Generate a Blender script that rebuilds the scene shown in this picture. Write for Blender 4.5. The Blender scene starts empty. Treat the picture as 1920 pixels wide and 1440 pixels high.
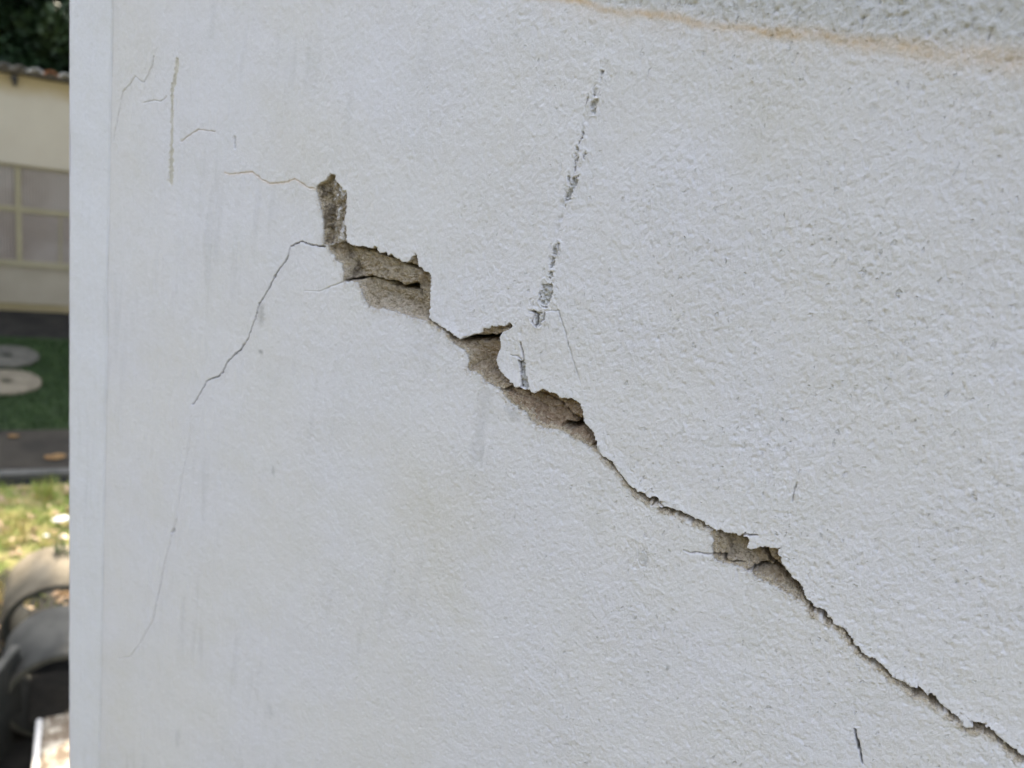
import bpy, bmesh, math, random
import numpy as np
from mathutils import Vector, Matrix

# ------------------------------------------------------------------ camera, sky, sun, exposure
scene = bpy.context.scene
C = scene.collection
CAM = np.array([0.14309684, -0.30687217, 4.0222815])
RT = np.array([0.85657377, 0.47744172, 0.19578249])
UP = np.array([-0.32906246, 0.2131313, 0.91994182])
FW = np.array([-0.39749123, 0.8524227, -0.33967082])
cd = bpy.data.cameras.new('camera')
cam = bpy.data.objects.new('camera', cd)
C.objects.link(cam)
cam.matrix_world = Matrix(((RT[0], UP[0], -FW[0], CAM[0]), (RT[1], UP[1], -FW[1], CAM[1]),
                           (RT[2], UP[2], -FW[2], CAM[2]), (0, 0, 0, 1)))
cd.sensor_width = 36; cd.lens = 27
cd.clip_start = 0.01; cd.clip_end = 600
cd.dof.use_dof = True; cd.dof.focus_distance = 0.338; cd.dof.aperture_fstop = 9.6
scene.camera = cam

SUN_YAW, SUN_EL = 40.0, 30.8            # degrees left of +Y, above the horizon
w = bpy.data.worlds.new('World'); scene.world = w; w.use_nodes = True
nt = w.node_tree
sky = nt.nodes.new('ShaderNodeTexSky'); sky.sky_type = 'NISHITA'; sky.sun_disc = False
sky.sun_elevation = math.radians(SUN_EL); sky.sun_rotation = math.radians(-SUN_YAW)
sky.air_density = 1.0; sky.dust_density = 2.5; sky.ozone_density = 1.0
hs = nt.nodes.new('ShaderNodeHueSaturation'); hs.inputs['Saturation'].default_value = 0.50
nt.links.new(sky.outputs[0], hs.inputs['Color'])
bg = nt.nodes['Background']; bg.inputs['Strength'].default_value = 0.15
nt.links.new(hs.outputs[0], bg.inputs['Color'])
sd = bpy.data.lights.new('sun', 'SUN'); sd.energy = 3.0; sd.angle = math.radians(0.53); sd.color = (1.0, 0.87, 0.68)
sun = bpy.data.objects.new('sun', sd); C.objects.link(sun)
sy, se = math.radians(SUN_YAW), math.radians(SUN_EL)
sdir = Vector((-math.sin(sy) * math.cos(se), math.cos(sy) * math.cos(se), math.sin(se)))
sun.rotation_euler = sdir.to_track_quat('Z', 'Y').to_euler(); sun.location = (-3, 8, 9)
vs = scene.view_settings
vs.view_transform = 'Standard'; vs.look = 'None'; vs.gamma = 1.0; vs.exposure = 2.28; vs.use_curve_mapping = False
scene.cycles.use_denoising = True
scene.cycles.max_bounces = 8
random.seed(7); rng = np.random.default_rng(7)

# ------------------------------------------------------------------ helpers
def ray(px, py):
    d = FW + RT * (px - 960) / 1440. - UP * (py - 720) / 1440.
    return d / np.linalg.norm(d)
def ground(px, py, z=0.0):              # where a line of sight meets the level z
    d = ray(px, py); return CAM + d * ((z - CAM[2]) / d[2])
def on_wall(px, py):                    # (x, z) on the wall's face, which is the plane y = 0
    d = ray(px, py); p = CAM + d * (-CAM[1] / d[1]); return (p[0], p[2])
def S(x0, y0, k, pts):                  # survey points noted on an enlargement
    return [on_wall(x0 + x / k, y0 + y / k) for x, y in pts]
def P(pts): return [on_wall(x, y) for x, y in pts]

def obj(name, me, mat=None, parent=None):
    o = bpy.data.objects.new(name, me); C.objects.link(o)
    if mat is not None and not me.materials: me.materials.append(mat)
    if parent is not None: o.parent = parent
    return o
def empty(name, loc=(0, 0, 0), rz=0.0):
    o = bpy.data.objects.new(name, None); C.objects.link(o)
    o.location = loc; o.rotation_euler = (0, 0, rz); o.empty_display_size = 0.1
    return o
def tag(o, label=None, cat=None, group=None, kind=None):
    if label: o['label'] = label
    if cat: o['category'] = cat
    if group: o['group'] = group
    if kind: o['kind'] = kind
    return o
def bm_mesh(bm, name, smooth=False):
    me = bpy.data.meshes.new(name); bm.to_mesh(me); bm.free()
    if smooth:
        me.polygons.foreach_set('use_smooth', [True] * len(me.polygons))
    return me
def box(bm, x0, x1, y0, y1, z0, z1):
    v = [bm.verts.new((x, y, z)) for z in (z0, z1) for y in (y0, y1) for x in (x0, x1)]
    for f in ((0, 2, 3, 1), (4, 5, 7, 6), (0, 1, 5, 4), (2, 6, 7, 3), (0, 4, 6, 2), (1, 3, 7, 5)):
        bm.faces.new([v[i] for i in f])
def box_mesh(name, dims, bevel=0.0):
    bm = bmesh.new()
    for d in dims: box(bm, *d)
    if bevel: bmesh.ops.bevel(bm, geom=bm.edges[:], offset=bevel, segments=2, affect='EDGES')
    return bm_mesh(bm, name)

# ---- materials
class Mat:
    def __init__(s, name, rough=0.9, spec=0.3):
        s.m = bpy.data.materials.new(name); s.m.use_nodes = True
        s.t = s.m.node_tree; s.b = s.t.nodes['Principled BSDF']
        s.b.inputs['Roughness'].default_value = rough
        s.b.inputs['Specular IOR Level'].default_value = spec
        s.tc = s.n('ShaderNodeTexCoord').outputs['Object']
    def n(s, t): return s.t.nodes.new(t)
    def set(s, sock, v):
        if isinstance(v, bpy.types.NodeSocket): s.t.links.new(v, sock)
        elif isinstance(v, tuple) and len(v) == 3 and sock.type == 'RGBA': sock.default_value = (*v, 1)
        else: sock.default_value = v
    def noise(s, period, detail=3.0, rough=0.55, stretch=None, dist=0.0, color=False):
        n = s.n('ShaderNodeTexNoise'); co = s.tc
        if stretch:
            mp = s.n('ShaderNodeMapping'); mp.inputs['Scale'].default_value = stretch
            s.set(mp.inputs[0], co); co = mp.outputs[0]
        s.set(n.inputs['Vector'], co)
        n.inputs['Scale'].default_value = 1.0 / period; n.inputs['Detail'].default_value = detail
        n.inputs['Roughness'].default_value = rough; n.inputs['Distortion'].default_value = dist
        return n.outputs['Color' if color else 'Fac']
    def ramp(s, f, a, b, lo=0.0, hi=1.0):
        r = s.n('ShaderNodeMapRange'); r.interpolation_type = 'SMOOTHSTEP'
        s.set(r.inputs['Value'], f)
        for k, v in zip(('From Min', 'From Max', 'To Min', 'To Max'), (a, b, lo, hi)): r.inputs[k].default_value = v
        return r.outputs[0]
    def mix(s, f, a, b, mode='MIX'):
        m = s.n('ShaderNodeMix'); m.data_type = 'RGBA'; m.blend_type = mode
        s.set(m.inputs['Factor'], f); s.set(m.inputs['A'], a); s.set(m.inputs['B'], b)
        m.inputs[0].default_value = f if not isinstance(f, bpy.types.NodeSocket) else 0.5
        s.set(m.inputs[6], a); s.set(m.inputs[7], b)
        return m.outputs[2]
    def math(s, op, a, b=0.0, c=None):
        m = s.n('ShaderNodeMath'); m.operation = op; s.set(m.inputs[0], a); s.set(m.inputs[1], b)
        if c is not None: s.set(m.inputs[2], c)
        return m.outputs[0]
    def bump(s, h, dist, strength=1.0, prev=None):
        b = s.n('ShaderNodeBump'); b.inputs['Distance'].default_value = dist; b.inputs['Strength'].default_value = strength
        s.set(b.inputs['Height'], h)
        if prev is not None: s.set(b.inputs['Normal'], prev)
        return b.outputs[0]
    def out(s, color, normal=None):
        s.set(s.b.inputs['Base Color'], color)
        if normal is not None: s.set(s.b.inputs['Normal'], normal)
        return s.m

def simple(name, a, b, period, rough=0.9, spec=0.3, bump=0.0, detail=4.0, stretch=None):
    M = Mat(name, rough, spec); f = M.noise(period, detail, stretch=stretch)
    return M.out(M.mix(M.ramp(f, 0.3, 0.7), a, b), M.bump(f, bump) if bump else None)

def wall_material(name='weathered_white_paint', cool=(0.815, 0.778, 0.808), warm=(0.812, 0.770, 0.772)):
    M = Mat(name, 0.86, 0.22)
    A = M.n('ShaderNodeAttribute'); A.attribute_name = 'layer_a'
    B = M.n('ShaderNodeAttribute'); B.attribute_name = 'layer_b'
    sa = M.n('ShaderNodeSeparateColor'); M.set(sa.inputs[0], A.outputs['Color'])
    sb = M.n('ShaderNodeSeparateColor'); M.set(sb.inputs[0], B.outputs['Color'])
    expo, rim, stain, grime = sa.outputs[0], sa.outputs[1], sa.outputs[2], A.outputs['Alpha']
    rust, cem, yel, rough = sb.outputs[0], sb.outputs[1], sb.outputs[2], B.outputs['Alpha']
    big = M.noise(0.085, 3.0, 0.5); mid = M.noise(0.021, 4.0, 0.6); fine = M.noise(0.0022, 3.0, 0.6)
    grain = M.noise(0.0008, 2.0, 0.6)
    paint = M.mix(M.ramp(big, 0.38, 0.62), cool, warm)
    paint = M.mix(M.ramp(mid, 0.45, 0.75, 0.0, 0.30), paint, (0.755, 0.730, 0.720))
    paint = M.mix(M.math('MULTIPLY', yel, M.ramp(mid, 0.25, 0.75, 0.5, 1.0)), paint, (0.69, 0.62, 0.485))
    # dirt caught in the small hollows of the stipple
    pn = M.noise(0.0026, 3.0, 0.62, stretch=(1, 1, .62))
    pore = M.math('MULTIPLY', M.ramp(pn, 0.62, 0.74), M.ramp(rough, 0.15, 0.8, 0.12, 1.0))
    specks = M.ramp(M.noise(0.0014, 2.5, 0.7, stretch=(1, 1, .62)), 0.60, 0.72)
    specks = M.math('MULTIPLY', specks, M.ramp(rough, 0.1, 0.8, 0.05, 0.38))
    paint = M.mix(M.math('MULTIPLY', pore, 0.26), paint, (0.34, 0.335, 0.32))
    paint = M.mix(specks, paint, (0.44, 0.435, 0.42))
    cement = M.mix(M.ramp(fine, 0.35, 0.7), (0.675, 0.648, 0.635), (0.61, 0.585, 0.57))
    c = M.mix(cem, paint, cement)
    rc = M.mix(M.ramp(mid, 0.4, 0.65), (0.74, 0.51, 0.27), (0.64, 0.42, 0.20))
    c = M.mix(M.math('MULTIPLY', rust, M.ramp(fine, 0.2, 0.65, 1.0, 0.6)), c, rc)
    c = M.mix(M.math('MULTIPLY', grime, M.ramp(fine, 0.3, 0.7, 0.75, 1.0)), c, (0.17, 0.165, 0.15))
    c = M.mix(M.math('MULTIPLY', rim, M.ramp(grain, 0.3, 0.6, 0.6, 1.0)), c, M.mix(M.ramp(M.noise(0.0012, 2.5, .7), 0.50, 0.62), (0.70, 0.565, 0.39), (0.40, 0.30, 0.19)))
    mort = M.mix(M.ramp(fine, 0.35, 0.65), (0.66, 0.54, 0.40), (0.44, 0.348, 0.246))
    mort = M.mix(M.ramp(M.noise(0.0011, 2.5, .7), 0.58, 0.70, 0.0, 0.55), mort, (0.14, 0.11, 0.08))
    mort = M.mix(M.ramp(M.noise(0.006, 4, .65), 0.42, 0.68, 0.0, 0.7), mort, (0.60, 0.51, 0.405))
    mort = M.mix(M.math('MULTIPLY', yel, M.ramp(fine, .3, .6, .5, 1.)), mort, (0.37, 0.235, 0.15))
    mort = M.mix(M.ramp(mid, 0.5, 0.75, 0.0, 0.5), mort, (0.40, 0.27, 0.165))
    c = M.mix(expo, c, mort)
    c = M.mix(M.math('MULTIPLY', stain, M.ramp(fine, 0.3, 0.7, 0.7, 1.0)), c, (0.115, 0.088, 0.062))  # dark brown marks, and the painted shade of crack cores
    h1 = M.noise(0.0013, 3.0, 0.6, stretch=(1, 1, .62)); h2 = M.noise(0.0042, 2.0, 0.5, stretch=(1, 1, .62))
    amp = M.ramp(rough, 0.0, 1.0, 0.40, 1.25)
    h = M.math('MULTIPLY', M.math('ADD', M.math('MULTIPLY', h1, 0.8), M.math('MULTIPLY', h2, 0.15)), amp)
    h = M.math('SUBTRACT', h, M.math('MULTIPLY', pore, 0.9))
    h = M.math('ADD', h, M.math('MULTIPLY', grain, M.math('MULTIPLY', M.math('ADD', expo, rim), 2.0)))
    return M.out(c, M.bump(h, 0.00085))

M_wall = wall_material()
M_strip = wall_material('newer_white_paint', (0.828, 0.803, 0.842), (0.83, 0.803, 0.835))  # slightly paler, bluer variant for the corner strip

# ================================================================== THE CRACKED WALL
def hash2(ix, iy, seed):
    h = (ix.astype(np.int64) * 374761393 + iy.astype(np.int64) * 668265263 + seed * 1442695041) & 0xFFFFFFFF
    h = ((h ^ (h >> 13)) * 1274126177) & 0xFFFFFFFF
    return (h ^ (h >> 16)) & 0xFFFF
GA = np.linspace(0, 2 * np.pi, 256, endpoint=False)
GX, GY = np.cos(GA).astype(np.float32), np.sin(GA).astype(np.float32)
def perlin(x, y, seed=0):
    ix, iy = np.floor(x), np.floor(y); fx, fy = (x - ix), (y - iy)
    ux, uy = fx * fx * fx * (fx * (fx * 6 - 15) + 10), fy * fy * fy * (fy * (fy * 6 - 15) + 10)
    def g(a, b):
        k = hash2(ix + a, iy + b, seed) & 255
        return GX[k] * (fx - a) + GY[k] * (fy - b)
    n0 = g(0, 0) * (1 - ux) + g(1, 0) * ux
    n1 = g(0, 1) * (1 - ux) + g(1, 1) * ux
    return (n0 * (1 - uy) + n1 * uy) * 1.5
def fbm(x, y, period, octaves=3, gain=0.5, seed=0):
    s = np.zeros(len(x)); a = 1.0; p = period
    for o in range(octaves):
        s += a * perlin(x / p + 17.3 * o, y / p - 9.1 * o, seed + o); a *= gain; p *= 0.5
    return s
def sstep(a, b, x):
    t = np.clip((x - a) / (b - a), 0, 1); return t * t * (3 - 2 * t)

def seg_dist(px, py, pts, closed=False):
    """distance to a polyline, running parameter (vertex units), closest point, side (+ = left of travel)"""
    pts = np.asarray(pts, float)
    if closed: pts = np.vstack([pts, pts[:1]])
    best = np.full(len(px), 1e9); par = np.zeros(len(px)); cx = np.zeros(len(px)); cy = np.zeros(len(px)); side = np.zeros(len(px))
    for i in range(len(pts) - 1):
        ax, ay = pts[i]; bx, by = pts[i + 1]; dx, dy = bx - ax, by - ay; L = dx * dx + dy * dy + 1e-18
        t = np.clip(((px - ax) * dx + (py - ay) * dy) / L, 0, 1)
        qx, qy = ax + t * dx, ay + t * dy
        d = (px - qx) ** 2 + (py - qy) ** 2
        m = d < best
        best[m] = d[m]; par[m] = i + t[m]; cx[m] = qx[m]; cy[m] = qy[m]
        side[m] = np.sign(dx * (py[m] - ay) - dy * (px[m] - ax))
    return np.sqrt(best), par, cx, cy, side
def inside(px, py, pts):
    pts = np.asarray(pts, float); r = np.zeros(len(px), bool); j = len(pts) - 1
    for i in range(len(pts)):
        xi, yi = pts[i]; xj, yj = pts[j]
        if yi != yj:
            r ^= ((yi > py) != (yj > py)) & (px < (xj - xi) * (py - yi) / (yj - yi) + xi)
        j = i
    return r

# ---- survey of the damage -----------------------------------------------------------------
ZA = (540, 300, 4.237); ZC = (780, 560, 4.5); ZE = (1120, 840, 4.0); ZL = (130, 420, 3.79)
ZR = (1480, 1080, 4.0); ZG = (940, 100, 2.769); ZT = (130, 60, 3.428); ZB = (130, 780, 2.182)
chips = [
 dict(poly=S(*ZA, [(225,205),(300,160),(335,110),(375,120),(370,165),(400,190),(440,235),(468,250),(465,400),(445,480),(460,560),(468,640),(440,652),(350,662),(320,682),(285,668),(281,600),(283,520),(270,420),(250,350),(238,290)]),
      D=2.6, lo=2.5, hi=0.8, shallow=[(S(*ZA, [(370,100),(480,230),(480,700),(400,670),(355,560),(365,420),(350,300),(345,180)]), 1.9)],
      stain=[(S(*ZA, [(225,200),(345,215),(335,300),(360,400),(365,520),(360,640),(320,690),(275,668),(270,420)]), 0.9)], pale=0.75, name='upper'),
 dict(poly=S(*ZA, [(320,690),(360,665),(430,650),(470,650),(510,676),(580,684),(640,700),(690,690),(712,697),(730,735),(760,732),(780,720),(800,752),(830,742),(850,775),(920,812),(960,800),(985,785),(1008,752),(1022,733),(1030,800),(1055,850),(1080,880),(1122,898),(1137,930),(1135,1050),(1130,1150),(1132,1240),(1110,1272),(1060,1270),(1000,1255),(930,1225),(880,1205),(820,1198),(760,1180),(700,1185),(650,1160),(620,1130),(600,1080),(580,1015),(545,968),(480,968),(440,962),(445,880),(430,820),(380,795),(362,758),(320,720)]),
      D=5.0, lo=3.2, hi=0.5, shallow=[(S(*ZA, [(510,690),(640,716),(740,752),(830,780),(930,835),(1065,885),(1040,960),(1030,1060),(1000,1000),(930,1000),(830,980),(700,935),(620,920),(560,935)]), 2.4),
        (S(*ZA, [(1040,880),(1140,900),(1140,1270),(1040,1160),(1030,1030)]), 2.2), (S(*ZA, [(640,690),(720,690),(860,770),(1030,720),(1070,870),(930,810),(740,735)]), 2.8),
        (S(*ZA, [(300,680),(430,640),(430,760),(445,830),(370,800)]), 3.0)],
      stain=[(S(*ZA, [(500,800),(570,800),(575,930),(450,970),(470,900)]), 0.85), (S(*ZA, [(410,650),(470,660),(480,800),(440,820),(420,720)]), 0.5)],
      cut=[(S(*ZA, [(470,655),(510,683),(580,695),(640,706),(690,720),(740,748),(830,770),(930,825),(1060,876)]), 1.0, 6.0),
           (S(*ZA, [(450,960),(560,938),(640,926),(760,962),(830,985)]), 0.7, 4.0),
           (S(*ZA, [(800,985),(840,992),(930,1015),(985,1000),(1015,1030),(1035,1060)]), 2.0, 5.0)], name='largest'),
 dict(poly=S(*ZC, [(270,318),(330,322),(400,338),(440,316),(480,300),(520,290),(560,285),(580,250),(650,235),(740,230),(800,205),(816,225),(790,260),(728,282),(712,320),(710,420),(690,460),(682,530),(700,580),(740,640),(790,700),(830,735),(800,760),(740,770),(690,755),(640,722),(580,700),(540,645),(510,622),(450,617),(430,570),(445,520),(430,460),(400,430),(350,400),(310,370)]),
      D=5.0, lo=4.0, hi=0.4, shallow=[(S(*ZC, [(430,300),(580,240),(820,200),(720,300),(705,318),(540,322),(430,330)]), 3.4), (S(*ZC, [(700,640),(830,735),(760,775),(600,705),(560,640)]), 2.0)],
      stain=[(S(*ZC, [(760,215),(815,210),(800,260),(770,265)]), 0.5)],
      cut=[(S(*ZC, [(300,312),(400,343),(470,341),(530,336),(600,328),(708,321)]), 1.9, 8.0), (S(*ZC, [(700,440),(690,500),(700,590),(745,650)]), 0.5, 3.0)], rw=0.0013, red=0.25, name='middle'),
 dict(poly=S(*ZC, [(705,765),(740,752),(800,742),(850,745),(900,762),(945,768),(990,795),(1015,798),(1045,775),(1072,760),(1110,780),(1170,798),(1230,835),(1300,840),(1350,858),(1390,888),(1407,940),(1402,980),(1430,1040),(1470,1100),(1510,1160),(1530,1230),(1530,1278),(1490,1268),(1440,1235),(1380,1203),(1300,1163),(1240,1122),(1150,1098),(1080,1092),(1020,1062),(970,1030),(930,965),(870,930),(800,880),(745,820)]),
      D=5.5, lo=4.5, hi=0.45, shallow=[(S(*ZC, [(1000,790),(1080,750),(1240,830),(1400,880),(1410,980),(1440,1040),(1380,1040),(1300,980),(1220,905),(1150,862),(1060,812)]), 2.6), (S(*ZC, [(700,740),(850,745),(960,900),(940,980),(800,890)]), 2.5)],
      stain=[(S(*ZC, [(1370,1050),(1450,1050),(1480,1090),(1380,1100)]), 0.4)],
      cut=[(S(*ZC, [(790,735),(900,765),(940,775),(1050,822),(1100,840),(1150,868),(1220,920),(1310,1005),(1390,1060)]), 1.0, 7.0),
           (S(*ZC, [(1250,1080),(1330,1088),(1380,1082),(1440,1062),(1468,1100)]), 1.9, 7.0)], rw=0.0016, red=0.65, name='lower middle'),
 dict(poly=S(*ZE, [(862,612),(900,605),(940,610),(1000,636),(1080,655),(1130,668),(1136,700),(1120,735),(1150,762),(1200,752),(1215,732),(1290,745),(1345,760),(1380,742),(1352,790),(1382,850),(1402,890),(1450,950),(1500,1000),(1535,1040),(1552,1080),(1566,1130),(1545,1142),(1500,1138),(1430,1095),(1350,1058),(1290,1015),(1230,990),(1180,965),(1140,930),(1090,895),(1010,872),(950,862),(880,835),(862,800),(870,720)]),
      D=5.5, lo=3.5, hi=0.45, shallow=[(S(*ZE, [(860,620),(900,640),(950,680),(975,800),(870,800)]), 4.2), (S(*ZE, [(1240,735),(1380,745),(1400,890),(1480,990),(1420,980),(1350,900),(1300,850)]), 2.6), (S(*ZE, [(870,815),(1000,830),(1100,850),(1090,900),(880,840)]), 3.6)],
      stain=[(S(*ZE, [(1210,770),(1260,790),(1310,900),(1200,910),(1230,850)]), 0.45), (S(*ZE, [(1430,1010),(1530,1050),(1560,1120),(1500,1110)]), 0.6), (S(*ZE, [(985,650),(1010,640),(1010,860),(985,800)]), 0.5), (S(*ZE, [(1150,930),(1240,910),(1260,980),(1200,965)]), 0.35)],
      cut=[(S(*ZE, [(1215,770),(1250,800),(1300,872),(1350,920),(1400,970),(1470,1020),(1530,1062),(1556,1112)]), 1.5, 7.0),
           (S(*ZE, [(1150,925),(1220,905),(1290,918),(1350,925)]), 1.0, 5.0), (S(*ZE, [(860,800),(940,812),(960,840)]), 0.8, 3.0), (S(*ZE, [(1000,862),(1040,860),(1095,866)]), 0.6, 3.0),
           (S(*ZE, [(865,612),(1000,645),(1130,672)]), 0.6, 5.0)], rw=0.0017, name='rightmost'),
 dict(poly=S(*ZC, [(862,520),(915,522),(918,600),(935,680),(955,742),(935,765),(888,742),(886,690),(878,620)]), D=1.8, lo=1.0, hi=0.5, gray=1, cut=[(S(*ZC, [(868,510),(880,610),(890,740)]), 0.5, 2.0)], name='slot'),
]
# cracks: points, width in mm per point, depth, dirt, lip
cracks = [
 dict(pts=S(*ZL, [(1815,158),(1780,160),(1750,155),(1690,140),(1655,122),(1600,145),(1570,165),(1550,240),(1510,295),(1470,350),(1440,410),(1410,470),(1375,530),(1345,575),(1325,650),(1300,720),(1270,810),(1220,890),(1170,935),(1130,970),(1090,1050),(1060,1085),(1000,1100),(970,1130),(930,1210),(875,1285)]),
      w=[1.1,1.2,1.0,1.0,1.0,1.0,1.1,.9,1.1,.9,.9,.9,.9,1.2,.8,.8,.9,.8,.9,.8,.8,.9,1.0,.8,.6,.4], D=3.5, grime=0.75),
 dict(pts=S(*ZC, [(112,168),(150,205),(180,228),(240,262),(272,290),(305,310)]), w=[.8,1.0,1.2,1.2,1.6,1.8], D=6, lip=1),
 dict(pts=S(*ZE, [(-30,-20),(0,20),(40,65),(100,110),(140,160)]), w=[.5,.6,1.0,2.0,.8], D=6, lip=1),
 dict(pts=S(*ZE, [(140,160),(170,200),(200,240),(235,285),(265,315)]), w=[.8,.7,.7,.8,1.2], D=6, lip=1),
 dict(pts=S(*ZE, [(262,315),(330,352),(370,378),(400,388),(440,392)]), w=[1.2,2.2,2.0,1.9,2.6], D=7, lip=1),
 dict(pts=S(*ZE, [(440,385),(480,428),(515,447)]), w=[.7,.5,.5], D=4),
 dict(pts=S(*ZE, [(440,392),(408,432)]), w=[.5,.4], D=3),
 dict(pts=S(*ZE, [(470,458),(540,458),(590,485),(650,503),(700,530),(740,545),(790,565),(830,592),(870,612)]), w=[.5,1.8,2.0,2.5,2.3,1.6,1.5,1.2,1.2], D=7, lip=1),
 dict(pts=S(*ZE, [(1080,665),(1110,640),(1150,655),(1200,655)]), w=[.5,.9,.6,.3], D=3),
 dict(pts=S(*ZE, [(645,768),(700,792),(740,780),(800,795),(865,800)]), w=[.25,.4,.4,.5,.8], D=2, grime=0.4),
 dict(pts=S(*ZR, [(110,165),(160,222),(190,260),(220,268),(270,312),(320,362),(380,390),(430,430),(470,492),(500,530),(535,580),(570,608),(640,645),(700,690),(760,752),(830,800),(900,842),(960,870),(1040,910),(1100,960),(1170,1010),(1230,1052),(1285,1100)]),
      w=[1.0,1.8,2.9,3.0,2.0,1.3,1.2,1.2,1.3,1.2,1.1,1.5,2.0,1.5,1.3,1.3,1.9,2.8,3.0,2.5,1.8,1.6,.8], D=7, lip=1),
 dict(pts=S(*ZR, [(1322,1140),(1375,1145),(1405,1128),(1450,1140),(1500,1170),(1560,1212),(1620,1272),(1690,1330),(1760,1375),(1900,1450)]), w=[.9,1.6,3.6,2.8,2.4,1.5,1.6,1.8,1.9,1.8], D=7, lip=1),
 dict(pts=S(*ZA, [(130,1040),(250,1045),(330,1010),(440,968)]), w=[.15,.25,.35,.5], D=.9, grime=0.3),
 dict(pts=S(*ZC, [(882,370),(898,440),(908,520)]), w=[.3,.5,.6], D=2, grime=0.7),
 dict(pts=S(*ZC, [(800,478),(860,485),(885,515)]), w=[.3,.4,.5], D=1.2, grime=0.4),
 dict(pts=S(*ZC, [(1090,105),(1200,97),(1226,170),(1260,270),(1282,370),(1310,470),(1338,560),(1390,720)]), w=[.3,.3,.35,.35,.35,.35,.3,.2], D=1.0, grime=0.55),
 dict(pts=S(*ZC, [(960,100),(1010,115),(1030,150),(1020,240),(985,190),(1010,120)]), w=[.4,.8,1.2,.6,.4,.4], D=2.0, grime=0.6),
 # hairlines near the corner
 dict(pts=S(*ZT, [(540,155),(530,220),(505,270),(480,320),(455,318),(420,285),(390,335),(345,385),(332,440),(310,560),(285,700)]), w=[1.3,1.0,.6,.7,.7,.7,.6,.6,.6,.6,.5], D=.6, grime=0.30),
 dict(pts=S(*ZT, [(480,455),(540,440),(590,447),(625,415)]), w=[.6]*4, D=.6, grime=0.30),
 dict(pts=S(*ZT, [(715,705),(800,645),(830,630),(940,642)]), w=[.6]*4, D=.6, grime=0.26, rust=0.2),
 dict(pts=S(*ZT, [(1064,680),(1066,742)]), w=[1.8,1.8], D=.5, grime=0.35),
 dict(pts=S(*ZT, [(1000,905),(1030,915),(1100,908),(1175,900),(1230,945),(1285,975),(1360,970),(1405,962),(1450,945),(1490,970),(1532,1000),(1580,1008)]), w=[.3,.4,.5,.7,.7,.7,.5,.35,.6,.8,.7,.4], D=.5, grime=0.20, rust=0.55),
 dict(pts=S(*ZB, [(500,0),(495,80),(480,180),(460,260),(440,420),(415,500),(390,600),(370,700),(340,840),(290,930),(250,985),(200,995)]), w=[.4,.4,.5,.6,.6,.8,.8,.9,1.0,1.1,1.1,.6], D=.5, grime=0.27),
 dict(pts=S(*ZB, [(430,465),(418,478)]), w=[2.2,2.0], D=.6, grime=0.5),
 dict(pts=S(*ZT, [(696,180),(690,230),(680,300),(660,380),(660,470),(658,700),(655,800),(650,965)]), w=[2.6,3.4,2.6,3.6,2.4,2.4,3.6,4.2], D=.5, grime=0.28, yel=0.9),
 dict(pts=P([(1602,1368),(1606,1385),(1610,1404)]), w=[.5,1.5,1.3], D=2.0, grime=0.9),
 dict(pts=P([(1605,1382),(1610,1391),(1612.5,1403),(1614,1415),(1617,1432)]), w=[.4,.7,.9,1.0,.5], D=2.0, grime=0.9),
 dict(pts=P([(1494,906),(1489,922),(1485,941)]), w=[.3,.45,.3], D=1.0, grime=0.6),
 dict(pts=P([(1197,1030),(1196,1045),(1202,1062),(1209,1062),(1214,1052),(1213,1038),(1205,1024)]), w=[.3,.4,.6,.9,.9,.6,.3], D=.35, grime=0.16),
]
# flaked streak up the wall: patches where the paint came off
flakes = [
 [(520,95),(532,92),(528,125),(515,150),(508,145),(510,115)], [(482,190),(500,180),(505,205),(495,228),(478,220)],
 [(490,240),(508,232),(505,260),(497,285),(488,318),(462,318),(468,290),(458,275),(470,250)], [(452,215),(456,230),(440,275),(434,300),(440,250)],
 [(430,375),(438,390),(425,440),(400,490),(405,460),(420,410)], [(390,480),(402,490),(400,560),(390,600),(375,620),(380,570),(384,520)],
 [(430,500),(442,520),(436,545),(428,540)], [(350,610),(360,640),(352,690),(343,660)],
 [(365,645),(385,640),(408,628),(406,660),(392,690),(375,725),(358,765),(335,770),(330,745),(345,700),(360,670)],
 [(282,985),(303,980),(302,1010),(288,1060),(278,1105),(252,1120),(250,1090),(265,1040),(272,1000)],
 [(246,1130),(272,1130),(270,1165),(255,1172),(243,1160)], [(218,1180),(228,1175),(240,1195),(268,1200),(270,1240),(258,1285),(240,1320),(215,1325),(200,1300),(195,1255),(210,1225)],
 [(150,1330),(182,1330),(200,1345),(232,1345),(228,1385),(200,1420),(180,1410),(168,1385),(176,1350)],
]
flakes = [S(*ZG, f) for f in flakes]

XL, XR, Z0, Z1 = -0.3307, 0.3293, 3.354, 4.146
FINE = 0.00025; TILE = 24; TS = FINE * TILE
NTX, NTZ = int(round((XR - XL) / TS)), int(round((Z1 - Z0) / TS))
# levels per tile: fine next to damage, medium in view, one quad elsewhere
tcx = XL + (np.arange(NTX) + .5) * TS; tcz = Z0 + (np.arange(NTZ) + .5) * TS
TX, TZ = np.meshgrid(tcx, tcz, indexing='ij'); tx, tz = TX.ravel(), TZ.ravel()
dmin = np.full(len(tx), 1e9)
for c in chips:
    d = seg_dist(tx, tz, c['poly'], True)[0]; d[inside(tx, tz, c['poly'])] = 0; dmin = np.minimum(dmin, d - 0.0015)
for c in cracks: dmin = np.minimum(dmin, seg_dist(tx, tz, c['pts'])[0] - (0.001 if c.get('lip') else 0))
for f in flakes: dmin = np.minimum(dmin, seg_dist(tx, tz, f, True)[0])
level = np.full(len(tx), TILE)
v = np.stack([tx, np.zeros_like(tx), tz], 1) - CAM; zz = v @ FW
sx = 960 + 1440 * (v @ RT) / zz; syy = 720 - 1440 * (v @ UP) / zz
mrg = 0.014 * 1440 / zz
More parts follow.
